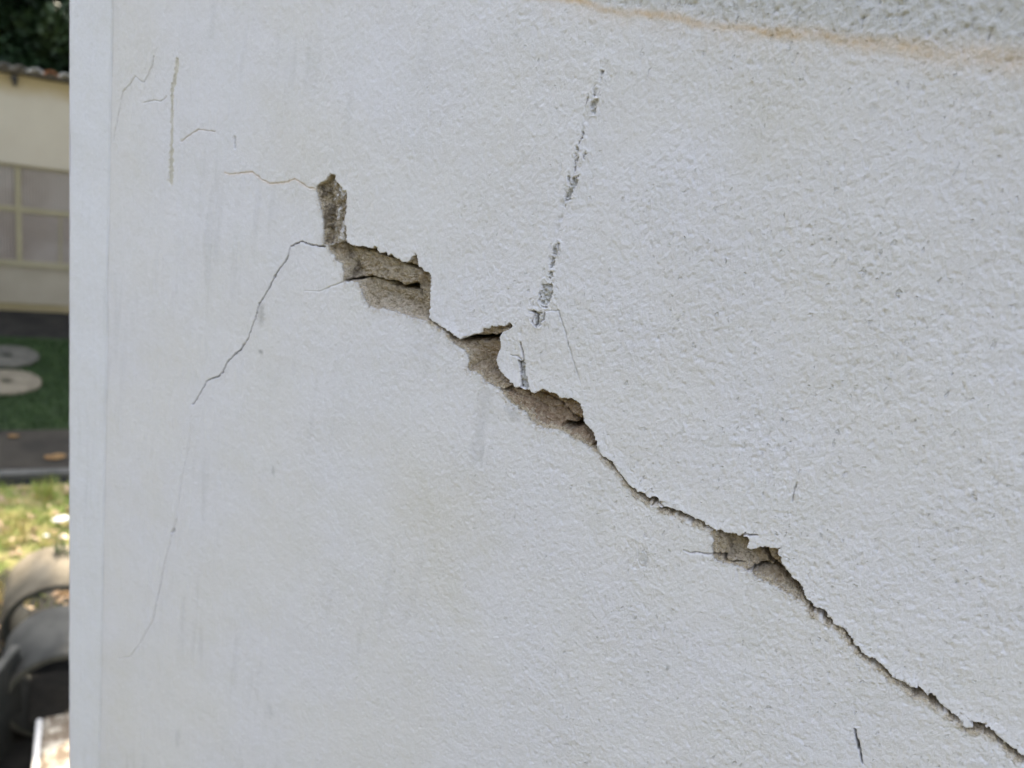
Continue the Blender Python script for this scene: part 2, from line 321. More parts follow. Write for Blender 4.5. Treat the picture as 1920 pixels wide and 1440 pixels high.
level[(sx > 100 - mrg) & (sx < 1920 + mrg) & (syy > -mrg) & (syy < 1440 + mrg)] = 3
level[(level == 3) & (sx > 560)] = 2
level[(dmin < TS * 0.72 + 0.001) & (level < TILE)] = 1
level = level.reshape(NTX, NTZ)
NX, NZ = NTX * TILE + 1, NTZ * TILE + 1
fi = []                                   # quads as fine-grid indices
for st in (1, 2, 3, TILE):
    ti, tj = np.nonzero(level == st)
    k = np.arange(0, TILE, st)
    a, b = np.meshgrid(k, k, indexing='ij'); a, b = a.ravel(), b.ravel()
    i = (ti[:, None] * TILE + a[None]).ravel(); j = (tj[:, None] * TILE + b[None]).ravel()
    fi.append(np.stack([i * NZ + j, (i + st) * NZ + j, (i + st) * NZ + j + st, i * NZ + j + st], 1))
quads = np.concatenate(fi)
used, inv = np.unique(quads.ravel(), return_inverse=True); quads = inv.reshape(quads.shape)
vi, vj = used // NZ, used % NZ
X, Z = XL + vi * FINE, Z0 + vj * FINE
N = len(X)
H = np.zeros(N)                           # outward height, metres
expo = np.zeros(N); rim = np.zeros(N); stain = np.zeros(N); grime = np.zeros(N)
rust = np.zeros(N); cem = np.zeros(N); yel = np.zeros(N); part = np.zeros(N, int)

# surface character: rough and pitted to the right and top, brushed to the left
right = sstep(-0.26, 0.16, X)
cemline = np.array(P([(900, -22), (1040, -4), (1150, 16), (1300, 40), (1400, 50), (1500, 64), (1650, 86), (1740, 95), (1830, 102), (1920, 112), (2100, 140)]))
cz = np.interp(X, cemline[:, 0], cemline[:, 1])
above = (Z - cz) + 0.0016 * fbm(X, Z, 0.02, 3, seed=40)
left_end = cemline[0, 0]
rough = np.clip((0.15 + 0.49 * right) * (1.0 + 0.28 * fbm(X, Z, 0.045, 3, 0.5, seed=30)) + 0.35 * sstep(-.003, .006, above), 0.05, 1)
H += (0.00008 + 0.00014 * rough) * fbm(X, Z * 0.66, 0.0060, 4, 0.66, seed=1)
H += (0.00003 + 0.00018 * rough) * fbm(X, Z * 0.7, 0.0022, 2, 0.7, seed=5)
pit = sstep(0.42, 0.95, fbm(X, Z * 0.7, 0.0030, 3, 0.65, seed=7))          # small hollows in the stipple
H -= 0.00065 * pit * rough ** 1.5
H += 0.00036 * rough ** 2 * sstep(0.4, 1.1, fbm(X, Z * 0.7, 0.0034, 3, 0.6, seed=8))   # and raised grains
H += 0.00020 * (1 - 0.7 * right) * fbm(X, Z * 0.12, 0.0034, 3, 0.6, seed=9)
H += 0.0005 * fbm(X, Z, 0.06, 2, 0.5, seed=13)
H += 0.00029 * sstep(-.002, .010, above) * (0.6 + fbm(X, Z, 0.0048, 4, 0.62, seed=21)) * sstep(left_end, left_end + 0.05, X)

def region(pts, pad=0.012):
    p = np.asarray(pts); lo, hi = p.min(0) - pad, p.max(0) + pad
    return np.nonzero((X > lo[0]) & (X < hi[0]) & (Z > lo[1]) & (Z < hi[1]))[0]
def sdf(ix, pts, warp=0.0, per=0.004, seed=3, octv=3):
    x, z = X[ix], Z[ix]
    if warp:
        x = x + warp * fbm(x, z, per, octv, 0.6, seed); z = z + warp * fbm(X[ix], z, per, octv, 0.6, seed + 31)
    d, par, cx, cz_, side = seg_dist(x, z, pts, True)
    ins = inside(x, z, pts)
    sg = np.where(ins, d, -d)             # positive inside
    nx, nz = (cx - x) / (d + 1e-9), (cz_ - z) / (d + 1e-9)
    return sg, np.where(ins, nx, -nx), np.where(ins, nz, -nz)

def soft_tint(arr, pts, amount, soft, warp=0.003, per=0.012, seed=60):
    ix = region(pts, soft * 2); s, _, _ = sdf(ix, pts, warp, per, seed)
    arr[ix] = np.maximum(arr[ix], amount * sstep(-soft, soft, s))

# tints and dirt of the paint, plus a painted light fall-off
soft_tint(yel, P([(760,860),(890,920),(920,1060),(860,1140),(770,1110),(740,980)]), 0.29, 0.026)
soft_tint(yel, P([(480,150),(640,200),(590,330),(500,300)]), 0.16, 0.018, seed=62)
soft_tint(yel, P([(830,350),(1000,420),(1000,520),(860,450)]), 0.20, 0.018, seed=64)
soft_tint(yel, P([(1350,100),(1500,110),(1520,260),(1400,330)]), 0.30, 0.018, seed=66)
soft_tint(yel, P([(1230,560),(1400,600),(1330,760),(1250,700)]), 0.20, 0.018, seed=68)
soft_tint(yel, P([(1780,150),(1930,180),(1930,330),(1850,320)]), 0.40, 0.018, seed=69)
soft_tint(yel, P([(185,1200),(240,1220),(255,1440),(185,1440)]), 0.22, 0.018, seed=70)
soft_tint(yel, P([(215,60),(300,60),(290,160),(220,200)]), 0.18, 0.018, seed=71)
soft_tint(grime, P([(905,720),(925,740),(905,800),(895,870),(882,870),(892,790)]), 0.17, 0.003, 0.002, 0.006, 72)
soft_tint(grime, P([(898,840),(908,835),(905,868),(900,875)]), 0.25, 0.0012, 0.001, 0.003, 73)
soft_tint(grime, P([(485,575),(492,570),(497,592),(488,612),(484,600)]), 0.35, 0.0016, 0.001, 0.003, 74)
soft_tint(grime, P([(484,656),(492,657),(491,663),(485,663)]), 0.6, 0.0008, 0.0006, 0.002, 75)
soft_tint(grime, P([(1250,1248),(1254,1248),(1254,1256),(1250,1256)]), 0.6, 0.0006, 0.0005, 0.002, 75)
soft_tint(grime, P([(1269,597),(1273,597),(1273,602),(1269,602)]), 0.75, 0.0004, 0.0004, 0.002, 76)
soft_tint(grime, P([(509,872),(515,876),(514,892),(510,888)]), 0.35, 0.0012, 0.001, 0.003, 77)
soft_tint(grime, P([(964,60),(975,60),(974,70),(965,70)]), 0.35, 0.0012, 0.001, 0.003, 78)
soft_tint(grime, P([(1625,195),(1650,190),(1645,212),(1632,218)]), 0.22, 0.0015, 0.001, 0.003, 79)
soft_tint(grime, P([(1800,178),(1840,168),(1838,178),(1805,186)]), 0.28, 0.0012, 0.001, 0.003, 80)
soft_tint(grime, P([(1195,1030),(1206,1026),(1214,1040),(1214,1060),(1203,1062)]), 0.16, 0.0012, 0.001, 0.003, 81)
soft_tint(grime, P([(1205,1046),(1213,1046),(1213,1060),(1205,1062)]), 0.4, 0.0012, 0.001, 0.002, 82)
soft_tint(grime, P([(500,1318),(508,1320),(514,1340),(506,1345)]), 0.18, 0.0025, 0.001, 0.003, 83)
soft_tint(grime, P([(330,1370),(336,1370),(336,1400),(330,1400)]), 0.18, 0.0025, 0.001, 0.003, 84)
grime[:] = np.maximum(grime, 0.11 * sstep(0.1, 1.0, fbm(X, Z * 0.10, 0.009, 3, 0.6, 90)) * (1 - 0.7 * right) * sstep(-.2, .5, fbm(X, Z, .08, 2, .5, 92)))

grime[:] = np.maximum(grime, 0.10 * sstep(-0.12, 0.16, X) * sstep(3.86, 4.08, Z))  # upper right darkened as a painted light fall-off
# rust line and the bare cement above it
fade = sstep(left_end, left_end + 0.06, X)
cem[:] = 0.9 * sstep(-0.001, 0.008, above) * fade
rw = 0.0020 + 0.0024 * sstep(0.09, 0.14, X) + 0.0008 * fbm(X, Z, 0.03, 2, 0.5, 44)
rust[:] = np.maximum(rust, 0.92 * (1 - 0.35 * sstep(0.09, 0.14, X)) * np.exp(-((above + 0.0003) / rw) ** 2) * sstep(left_end, left_end + 0.04, X) * (0.8 + 0.3 * fbm(X, Z, 0.02, 3, 0.6, 45)))
rust[:] = np.maximum(rust, 0.22 * sstep(-0.012, -0.001, above) * sstep(0.001, -0.001, above) * fade * (0.6 + 0.8 * fbm(X, Z, 0.012, 3, 0.6, 46)))

# cracks
crack_mask = np.zeros(N, bool)
for k, c in enumerate(cracks):
    pts = c['pts']; ix = region(pts, 0.006)
    x, z = X[ix], Z[ix]
    jag = 0.00042 if c.get('lip') else (0.00048 if c['D'] == 3.5 else 0.00025)
    xx = x + jag * fbm(x, z, 0.0026, 3, 0.7, 100 + k); zz_ = z + jag * fbm(x, z, 0.0026, 3, 0.7, 200 + k)
    d, par, cx, cz_, side = seg_dist(xx, zz_, pts)
    wd = np.interp(par, np.arange(len(c['w'])), np.array(c['w'])) * (0.74e-3 if c.get('lip') else 0.5e-3)
    wd = wd * (0.85 + 0.45 * fbm(x, z, 0.003, 2, 0.6, 300 + k))
    dep = c['D'] * (2.6 if c.get('lip') else 1.0) * 1e-3
    prof = 1 - sstep(0.84, 1.04, d / (wd + 1e-6))
    fine_w = wd < 0.00035
    prof = np.where(fine_w, np.exp(-(d / 0.00032) ** 2) * np.clip(wd / 0.00022, 0, 1), prof)
    H[ix] -= dep * prof
    if c.get('lip'):
        crack_mask[ix] |= prof > 0.35
        expo[ix] = np.maximum(expo[ix], prof); stain[ix] = np.maximum(stain[ix], 0.95 * sstep(0.5, 1.0, prof))  # crack cores coloured dark, standing in for deep shade
        below = np.where(side < 0, 1.0, 0.0)   # travel runs down to the right, so the lower lip is on its right
        worn = below * (1 - sstep(0.0006, 0.0024, d - wd)) * (0.80 + 0.8 * fbm(x, z, 0.004, 3, 0.6, 410 + k))
        rim[ix] = np.maximum(rim[ix], np.clip(worn, 0, 0.85))
        H[ix] -= below * 0.0008 * (1 - sstep(0, 0.0022, d - wd)) * (1 - prof)
        H[ix] += (1 - below) * 0.0005 * np.exp(-(d / 0.004) ** 2) * (1 - prof)
    else:
        if c['D'] >= 3: crack_mask[ix] |= prof > 0.4
        gr = c.get('grime', 0.6) * (0.6 if c['D'] < 1 else 1.0) * np.clip(prof * 1.1, 0, 1) * np.clip(0.72 + 0.9 * fbm(x, z, 0.006, 3, 0.6, 510 + k), 0.1, 1.2)
        if c.get('yel'):
            gr *= np.where(fbm(x, z * .4, 0.008, 2, .6, 777) > -0.1, 1, 0.5); yel[ix] = np.maximum(yel[ix], c['yel'] * (1 - sstep(0.6, 1.5, d / wd)))
        grime[ix] = np.maximum(grime[ix], np.clip(gr, 0, 1))
        if c.get('rust'): rust[ix] = np.maximum(rust[ix], c['rust'] * np.exp(-(d / 0.0007) ** 2))

# flaked streak
flake_id = np.full(N, -1)
for k, f in enumerate(flakes):
    ix = region(f, 0.004); s, nx, nz = sdf(ix, f, 0.0006, 0.0024, 600 + k)
    n3 = fbm(X[ix], Z[ix], 0.0022, 3, 0.7, 640 + k)
    m = sstep(-0.0001, 0.0003, s - 0.0012 * sstep(0.0, 0.5, n3)) * (0.9 if k > 6 else 0.75)
    H[ix] += m * (-0.0008 + 0.0009 * n3) + 0.0003 * np.exp(-((s + 0.0005) / 0.0006) ** 2) * (s < 0)
    cem[ix] = np.maximum(cem[ix], m * 0.95); grime[ix] = np.maximum(grime[ix], m * np.clip(0.20 - 0.40 * n3, 0, 0.36))
    flake_id[ix[m > 0.5]] = k
# scuffed paint along the streak
st = np.array(S(*ZG, [(545, 60), (520, 110), (470, 270), (400, 520), (350, 720), (290, 960), (240, 1200), (190, 1370)]))
ix = region(st, 0.012); d = seg_dist(X[ix], Z[ix], st)[0]
t3 = fbm(X[ix], Z[ix] * 0.45, 0.0024, 4, 0.65, 700)
sc = (1 - sstep(0.0008, 0.0038, d)) * sstep(0.25, 0.6, t3) * sstep(-0.2, 0.4, fbm(X[ix], Z[ix], 0.022, 2, 0.5, 705))
H[ix] -= 0.0005 * sc; grime[ix] = np.maximum(grime[ix], 0.14 * sc)
H[ix] += 0.0003 * (1 - sstep(0.003, 0.007, d)) - 0.0004 * (1 - sstep(0.0, 0.003, d))

# chips: plaster broken away down to the mortar
chip_id = np.full(N, -1)
for k, c in enumerate(chips):
    poly = c['poly']; ix = region(poly, 0.010)
    s, nx, nz = sdf(ix, poly, 0.00065, 0.0030, 800 + k, 5)
    x, z = X[ix], Z[ix]
    _, nx, nz = sdf(ix, poly)
    low = sstep(-0.25, 0.75, nx * -0.45 + nz * -0.89)
    lo, hi = c['lo'] * 1.7e-3, c['hi'] * 1e-3
    wd = hi + (lo - hi) * low
    n1 = fbm(x, z, 0.009, 4, 0.6, 820 + k); n2 = fbm(x, z, 0.0024, 3, 0.75, 840 + k)
    dep = c['D'] * 1.15e-3 * np.ones(len(ix))
    for pp, amt in c.get('shallow', ()):
        s2, _, _ = sdf(ix, pp, 0.0006, 0.004, 860 + k)
        dep -= amt * 1e-3 * sstep(-0.0004, 0.0004, s2)
    prof = np.where(low > 0.3, np.clip(s / wd, 0, 1) ** 0.75, sstep(0, 1, s / wd))
    body = np.maximum(dep * prof, 0.0013 * sstep(-0.0001, 0.0002, s)) - (n1 * 0.0012 + n2 * 0.00075) * np.clip(prof * 1.6, 0, 1)
    for pts, cw, cdp in c.get('cut', ()):
        xx = x + 0.0004 * fbm(x, z, 0.003, 3, 0.7, 880 + k); zz_ = z + 0.0004 * fbm(x, z, 0.003, 3, 0.7, 890 + k)
        d = seg_dist(xx, zz_, pts)[0]
        w_ = cw * 0.80e-3 * (1 + 0.5 * fbm(x, z, 0.004, 2, 0.5, 900 + k))
        core = (1 - sstep(0.6, 1.05, d / w_)) * (s > 0); stain[ix] = np.maximum(stain[ix], 0.75 * core)  # cut cores coloured dark too, shade put into the colour
        body += cdp * 2.4e-3 * (1 - sstep(0.7, 1.15, d / w_)) * (s > -0.0006)
    body = np.where(s > 0, body, 0) + np.where((s <= 0) & (s > -0.0006), body, 0) * 0
    H[ix] -= body
    mm = sstep(-0.0001, 0.0002, s)
    if c.get('gray'):
        cem[ix] = np.maximum(cem[ix], mm); grime[ix] = np.maximum(grime[ix], 0.12 * mm)
    else:
        edge = sstep(0.45, 0.55, low + 0.25 * n2) * (1 - sstep(-0.0002, 0.0003, s - c.get('rw', 0.0007) + 0.0009 * n2 + 0.0005 * n1))   # pale plaster on the broken lower lip
        ex = mm * (1 - 0.9 * np.clip(edge, 0, 1))
        if c.get('pale'):
            s2, _, _ = sdf(ix, c['shallow'][0][0], 0.0008, 0.004, 870)
            ps = sstep(-0.0005, 0.0005, s2) * mm
            streak = sstep(-0.25, 0.5, fbm(x, z * 0.3, 0.0022, 3, 0.6, 871))
            ex = ex * (1 - c['pale'] * ps * streak)
            rim[ix] = np.maximum(rim[ix], 0.55 * ps * (1 - streak))
        expo[ix] = np.maximum(expo[ix] * 0 + ex, expo[ix])
        worn = low * sstep(-0.0042, -0.0003, s) * (s <= 0.0002) * sstep(0.25, 0.45, fbm(x, z, 0.0030, 4, 0.75, 910 + k) + 0.25 + s * 90)
        rim[ix] = np.maximum(rim[ix], np.where(s > 0, np.clip(edge, 0, 1) * 1.0, 0.32 * worn))
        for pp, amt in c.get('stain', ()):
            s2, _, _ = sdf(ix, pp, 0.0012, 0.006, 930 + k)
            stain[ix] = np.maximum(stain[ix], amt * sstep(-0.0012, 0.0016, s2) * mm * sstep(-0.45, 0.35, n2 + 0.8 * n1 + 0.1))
        # the paint stands slightly proud of the broken upper edge
        H[ix] += (s <= 0) * (1 - low) * 0.00025 * np.exp(-(s / 0.004) ** 2)
    if c.get('red'): yel[ix] = np.where(s > 0, c['red'], yel[ix])
    chip_id[ix[s > 0.0001]] = k
# scraped grey plaster below the lower middle chip
soft_tint(grime, P([(945, 760), (968, 765), (975, 785), (958, 790)]), 0.28, 0.0016, 0.0012, 0.003, 85)

# corner strip: a joint 40 mm in from the wall's end, the strip standing a little proud
jz = np.array(P([(212, 20), (208, 180), (204, 400), (201, 720), (195, 1000), (187, 1440), (184, 1600)]))
jx = np.interp(-Z, -jz[:, 1], jz[:, 0])
strip = sstep(0.0006, -0.0006, X - jx)
H += 0.0004 * strip - 0.0003 * np.exp(-((X - jx) / 0.0006) ** 2)
grime[:] = np.maximum(grime, 0.20 * np.exp(-((X - jx) / 0.0009) ** 2) * (0.7 + 0.5 * fbm(X, Z, 0.03, 2, .5, 950)))
# rounded arris at the end of the wall
ar = 0.0016 * (1 + 0.5 * fbm(Z, Z * 0 + 3.3, 0.03, 3, 0.6, 960))
H -= ar * np.clip(1 - (X - XL) / ar, 0, 1) ** 2
# flat at the other borders, so the big sheets butt on
bf = sstep(0, 0.02, XR - X) * sstep(0, 0.02, Z1 - Z) * sstep(0, 0.02, Z - Z0)
H *= bf

# hanging vertices on tile borders follow the coarser neighbour
lut = np.full(NX * NZ, -1, np.int32); lut[used] = np.arange(N)
fields = [H, expo, rim, stain, grime, rust, cem, yel]
def weld(idx_line, st):
    ids = lut[idx_line]
    anchors = np.arange(0, TILE + 1, st)
    have = np.nonzero(ids >= 0)[0]
    hang = have[have % st != 0]
    if len(hang) == 0: return
    for f in fields: f[ids[hang]] = np.interp(hang, anchors, f[ids[anchors]])
for i in range(1, NTX):
    for j in np.nonzero(level[i] != level[i - 1])[0]:
        weld((i * TILE) * NZ + j * TILE + np.arange(TILE + 1), max(level[i, j], level[i - 1, j]))
for j in range(1, NTZ):
    for i in np.nonzero(level[:, j] != level[:, j - 1])[0]:
        weld((i * TILE + np.arange(TILE + 1)) * NZ + j * TILE, max(level[i, j], level[i, j - 1]))

# split the faces between the parts
co = np.stack([X, -H, Z], 1).astype(np.float32)
la = np.stack([expo, rim, stain, grime], 1).astype(np.float32); lb = np.stack([rust, cem, yel, rough], 1).astype(np.float32)
fl = np.zeros(len(quads), int)
q0 = quads
fx = X[q0].mean(1)
fl[(strip[q0].mean(1) > 0.5)] = 1
fl[(above[q0].mean(1) > 0.0022) & (fade[q0].mean(1) > 0.4)] = 2
fl[(rust[q0].mean(1) > 0.38) & (fl != 2) & (X[q0].mean(1) > left_end) & (np.abs(above[q0].mean(1)) < 0.006)] = 3
fl[crack_mask[q0].sum(1) >= 3] = 4
fk = flake_id[q0]; fm = (fk >= 0).sum(1) >= 3
fl[fm] = 10 + fk.max(1)[fm]
ck = chip_id[q0]; cm = (ck >= 0).sum(1) >= 3
fl[cm] = 40 + ck.max(1)[cm]

wall = empty('plastered_wall', (0, 0, 0))
tag(wall, 'white painted plaster wall with a long diagonal crack and broken patches', 'wall')
def wall_part(name, sel, label=None, mat=None):
    q = quads[sel]; u, iv = np.unique(q.ravel(), return_inverse=True)
    if len(q) == 0: return None
    me = bpy.data.meshes.new(name)
    me.vertices.add(len(u)); me.vertices.foreach_set('co', co[u].ravel())
    me.loops.add(len(q) * 4); me.loops.foreach_set('vertex_index', iv.astype(np.int32).ravel())
    me.polygons.add(len(q)); me.polygons.foreach_set('loop_start', np.arange(0, len(q) * 4, 4, dtype=np.int32))
    me.polygons.foreach_set('use_smooth', np.ones(len(q), bool))
    me.update(calc_edges=True)
    for nm, arr in (('layer_a', la), ('layer_b', lb)):
        at = me.attributes.new(nm, 'FLOAT_COLOR', 'POINT'); at.data.foreach_set('color', arr[u].ravel())
    o = obj(name, me, mat or M_wall, wall)
    if label: o['label'] = label
    return o
wall_part('painted_plaster', fl == 0)
wall_part('corner_strip', fl == 1, None, M_strip)
wall_part('bare_cement', fl == 2, 'rough grey cement above the rusty line')
wall_part('rust_stain', fl == 3, 'orange rust line')
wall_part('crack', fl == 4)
for k in range(len(flakes)): wall_part('flaked_paint', fl == 10 + k)
chip_labels = ['dark narrow slot at the top of the broken plaster', 'largest patch of exposed mortar', 'exposed mortar under a sharp black gap', 'reddish brown exposed mortar', 'exposed mortar deep in the lower crack', 'grey slot in the paint']
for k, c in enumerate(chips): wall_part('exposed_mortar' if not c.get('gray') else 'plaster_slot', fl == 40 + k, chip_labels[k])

def plain_sheet(name, coords, faces, r=0.5):
    me = bpy.data.meshes.new(name); me.from_pydata(coords, [], faces)
    at = me.attributes.new('layer_a', 'FLOAT_COLOR', 'POINT')
    bt = me.attributes.new('layer_b', 'FLOAT_COLOR', 'POINT')
    for d in at.data: d.color = (0, 0, 0, 0)
    for d in bt.data: d.color = (0, 0, 0, r)
    return obj(name, me, M_wall, wall)
WX1, WZ1, WT = 3.2, 5.6, 0.9
plain_sheet('lower_plaster', [(XL, 0, -.05), (XR, 0, -.05), (XR, 0, Z0), (XL, 0, Z0)], [(0, 1, 2, 3)], .25)
plain_sheet('upper_plaster', [(XL, 0, Z1), (XR, 0, Z1), (XR, 0, WZ1), (XL, 0, WZ1)], [(0, 1, 2, 3)], .6)
plain_sheet('side_plaster', [(XR, 0, -.05), (WX1, 0, -.05), (WX1, 0, WZ1), (XR, 0, WZ1)], [(0, 1, 2, 3)], .8)
xe = XL
plain_sheet('end_plaster', [(xe, 0.004, -.05), (xe, WT, -.05), (xe, WT, WZ1), (xe, 0.004, WZ1), (xe, 0, -.05), (xe, 0, WZ1)], [(3, 2, 1, 0), (5, 3, 0, 4)], .3)
plain_sheet('rear_plaster', [(XL, WT, -.05), (WX1, WT, -.05), (WX1, WT, WZ1), (XL, WT, WZ1), (XL, 0, WZ1), (WX1, 0, WZ1), (WX1, 0, -.05)],
            [(3, 2, 1, 0), (4, 5, 2, 3), (5, 6, 1, 2)], .3)

# ================================================================== THE YARD BEYOND
HB = np.array([-10.18, 5.88, 0.0]); HA = math.radians(55)       # house front: base point and direction
HE = np.array([math.cos(HA), math.sin(HA), 0]); HN = np.array([math.sin(HA), -math.cos(HA), 0])
def yard(s, q, z=0.0): return HB + HE * s + HN * q + np.array([0, 0, z])

def soil_mat():
    M = Mat('trodden_earth', 0.95, 0.1); a = M.noise(1.3, 5, .6); b = M.noise(.09, 4, .65)
    c = M.mix(M.ramp(a, .35, .65), (0.085, 0.095, 0.035), (0.16, 0.125, 0.075))
    c = M.mix(M.ramp(b, .45, .7, 0, .8), c, (0.055, 0.075, 0.022))
    return M.out(c, M.bump(b, .03))
M_soil = soil_mat()
bm = bmesh.new(); bmesh.ops.create_grid(bm, x_segments=60, y_segments=60, size=150)
gr = obj('ground', bm_mesh(bm, 'ground'), M_soil); tag(gr, kind='structure')

M_dirt = simple('dark_damp_soil', (0.0112, 0.0096, 0.0072), (0.0272, 0.0232, 0.0176), .25, bump=.02)
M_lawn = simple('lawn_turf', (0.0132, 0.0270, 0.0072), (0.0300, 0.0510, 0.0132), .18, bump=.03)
M_dry = simple('dry_turf', (0.12, 0.16, 0.03), (0.28, 0.23, 0.09), .16, bump=.02)
M_path = simple('worn_concrete', (0.015, 0.0125, 0.0085), (0.036, 0.030, 0.021), .35, bump=.004, detail=6)
M_kerb = simple('pale_kerb', (0.0585, 0.0572, 0.0520), (0.0975, 0.0943, 0.0845), .2, bump=.004)
M_conc = simple('grey_concrete', (0.060, 0.055, 0.044), (0.115, 0.104, 0.082), .12, bump=.003, detail=6)
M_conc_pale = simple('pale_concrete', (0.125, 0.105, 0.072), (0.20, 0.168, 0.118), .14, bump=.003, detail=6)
M_conc_dark = simple('mossy_concrete', (0.0042, 0.0049, 0.0039), (0.0098, 0.0105, 0.0084), .12, bump=.003, detail=6)  # near black: carries the shade of ring insides and slab face

def strip_sheet(name, q0_, q1_, z0_, z1_, mat, s0=-14, s1=14, wob=0.0):
    n = 57; ss = np.linspace(s0, s1, n); r = random.Random(name)
    vs_, fs = [], []
    for i, s in enumerate(ss):
        a = yard(s, q0_ + r.uniform(-wob, wob)); b = yard(s, q1_ + r.uniform(-wob, wob))
        vs_ += [(a[0], a[1], z0_), (a[0], a[1], z1_), (b[0], b[1], z1_), (b[0], b[1], z0_)]
    for i in range(n - 1):
        a, b = 4 * i, 4 * i + 4
        fs += [(a, b, b + 1, a + 1), (a + 1, b + 1, b + 2, a + 2), (a + 2, b + 2, b + 3, a + 3)]
    me = bpy.data.meshes.new(name); me.from_pydata([tuple(map(float, v)) for v in vs_], [], fs)
    return obj(name, me, mat)
tag(strip_sheet('flower_bed', -0.2, 1.18, -.05, .006, M_dirt, wob=.05), kind='structure')
tag(strip_sheet('lawn', 1.1, 3.95, -.05, .012, M_lawn, wob=.03), kind='structure')
tag(strip_sheet('footpath', 3.87, 4.70, -.05, .05, M_path), kind='structure')
kerb = tag(strip_sheet('kerb', 4.70, 4.79, -.05, .058, M_kerb), kind='structure')
tag(strip_sheet('gutter', 4.79, 4.90, -.05, .003, M_conc_dark), kind='structure')
tag(strip_sheet('dry_grass_bank', 4.90, 7.4, -.05, .010, M_dry, wob=.03), kind='structure')

# blades of grass: nobody could count them
def leaf_mesh(name, bases, hts, wid, lean=.5, seed=1):
    r = np.random.default_rng(seed); n = len(bases)
    az = r.uniform(0, 6.283, n); ln = r.uniform(0, lean, n) * hts; tw = r.uniform(0, 6.283, n)
    wx = np.cos(tw)[:, None] * wid[:, None] * .5; wy = np.sin(tw)[:, None] * wid[:, None] * .5
    d = np.concatenate([wx, wy, np.zeros((n, 1))], 1)
    tip = bases + np.stack([np.cos(az) * ln, np.sin(az) * ln, hts], 1)
    mid = bases * .45 + tip * .55 + np.stack([0 * az, 0 * az, hts * .12], 1)
    V = np.stack([bases - d, bases + d, mid + d * .7, mid - d * .7, tip], 1).reshape(-1, 3)
    k = np.arange(n)[:, None] * 5
    F = [tuple(map(int, q)) for q in (k + np.array([0, 1, 2, 3]))] + [tuple(map(int, q)) for q in (k + np.array([3, 2, 4]))]
    me = bpy.data.meshes.new(name); me.from_pydata(V.tolist(), [], F); return me
def scatter(n, s0, s1, q0_, q1_, z, seed):
    r = np.random.default_rng(seed)
    s = r.uniform(s0, s1, n); q = r.uniform(q0_, q1_, n)
    return HB + HE * s[:, None] + HN * q[:, None] + np.array([0, 0, z]), r
def grass_mat(name, a, b, c_):
    M = Mat(name, .6, .3); f = M.noise(.35, 4, .6); g = M.noise(.03, 2)
    c = M.mix(M.ramp(f, .35, .65), a, b); c = M.mix(M.ramp(g, .5, .7, 0, .7), c, c_)
    M.b.inputs['Subsurface Weight'].default_value = 0.0
    return M.out(c)
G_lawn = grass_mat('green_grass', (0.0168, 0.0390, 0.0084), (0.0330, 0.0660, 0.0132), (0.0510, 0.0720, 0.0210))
G_dry = grass_mat('yellow_green_grass', (0.13, 0.24, 0.022), (0.4125, 0.3375, 0.1125), (0.5750, 0.4125, 0.2375))
b, r = scatter(48000, -4.5, 5.0, 1.2, 3.85, .012, 3)
g1 = obj('lawn_grass', leaf_mesh('lawn_grass', b, r.uniform(.03, .075, len(b)), r.uniform(.004, .009, len(b)), .9, 4), G_lawn)
tag(g1, 'short green grass on the shaded lawn before the house', 'grass', kind='stuff')
b, r = scatter(26000, -4.0, 4.5, 4.92, 7.3, .010, 5)
keep = (np.sin(b[:, 0] * 9) + np.sin(b[:, 1] * 11 + 1) + r.uniform(-1.5, 1.5, len(b))) > -.3
b = b[keep]
g2 = obj('dry_grass', leaf_mesh('dry_grass', b, r.uniform(.03, .11, len(b)), r.uniform(.005, .011, len(b)), 1.2, 6), G_dry)
tag(g2, 'sunlit yellow green grass and straw behind the concrete rings', 'grass', kind='stuff')
b, r = scatter(1500, -2.0, 2.6, 4.95, 7.3, .02, 8)
M_dl = grass_mat('dead_leaves', (0.34, 0.22, 0.12), (0.48, 0.35, 0.22), (0.20, 0.12, 0.06))
g3 = obj('leaf_litter', leaf_mesh('leaf_litter', b, r.uniform(.01, .03, len(b)), r.uniform(.03, .06, len(b)), 4.0, 9), M_dl)
tag(g3, 'dry brown leaf litter strewn through the sunlit grass', 'leaf litter', kind='stuff')

# ---- house
house = empty('cream_house', tuple(HB), HA)
tag(house, 'long cream house with ribbon windows and mottled tile eave beyond the lawn', 'house')
Mc = Mat('cream_render'); f_ = Mc.noise(1.1, 4); xyz = Mc.n('ShaderNodeSeparateXYZ'); Mc.set(xyz.inputs[0], Mc.tc)
band = Mc.ramp(Mc.math('ADD', xyz.outputs[2], Mc.math('MULTIPLY', Mc.noise(.5, 3), .2)), 2.90, 3.15)   # wall turns ochre towards the eave
M_cream = Mc.out(Mc.mix(band, Mc.mix(Mc.ramp(f_, .3, .7), (0.385, 0.338, 0.262), (0.43, 0.385, 0.305)), (0.30, 0.23, 0.115)), Mc.bump(f_, .002))
M_grey = simple('stained_lower_render', (0.245, 0.212, 0.158), (0.305, 0.27, 0.208), .7, bump=.002)
M_ochre = simple('ochre_paint', (0.1875, 0.1500, 0.0750), (0.2325, 0.1875, 0.1050), .5)
M_frame = simple('olive_window_paint', (0.25, 0.22, 0.135), (0.30, 0.265, 0.17), .3, .6)
Hs0, Hs1, Hd = -7.0, 9.0, 6.0
BW = 0.97; m0 = -0.17
ws0, ws1 = m0 - 3 * BW, m0 + 5 * BW; wz0, wz1 = 0.65, 2.0
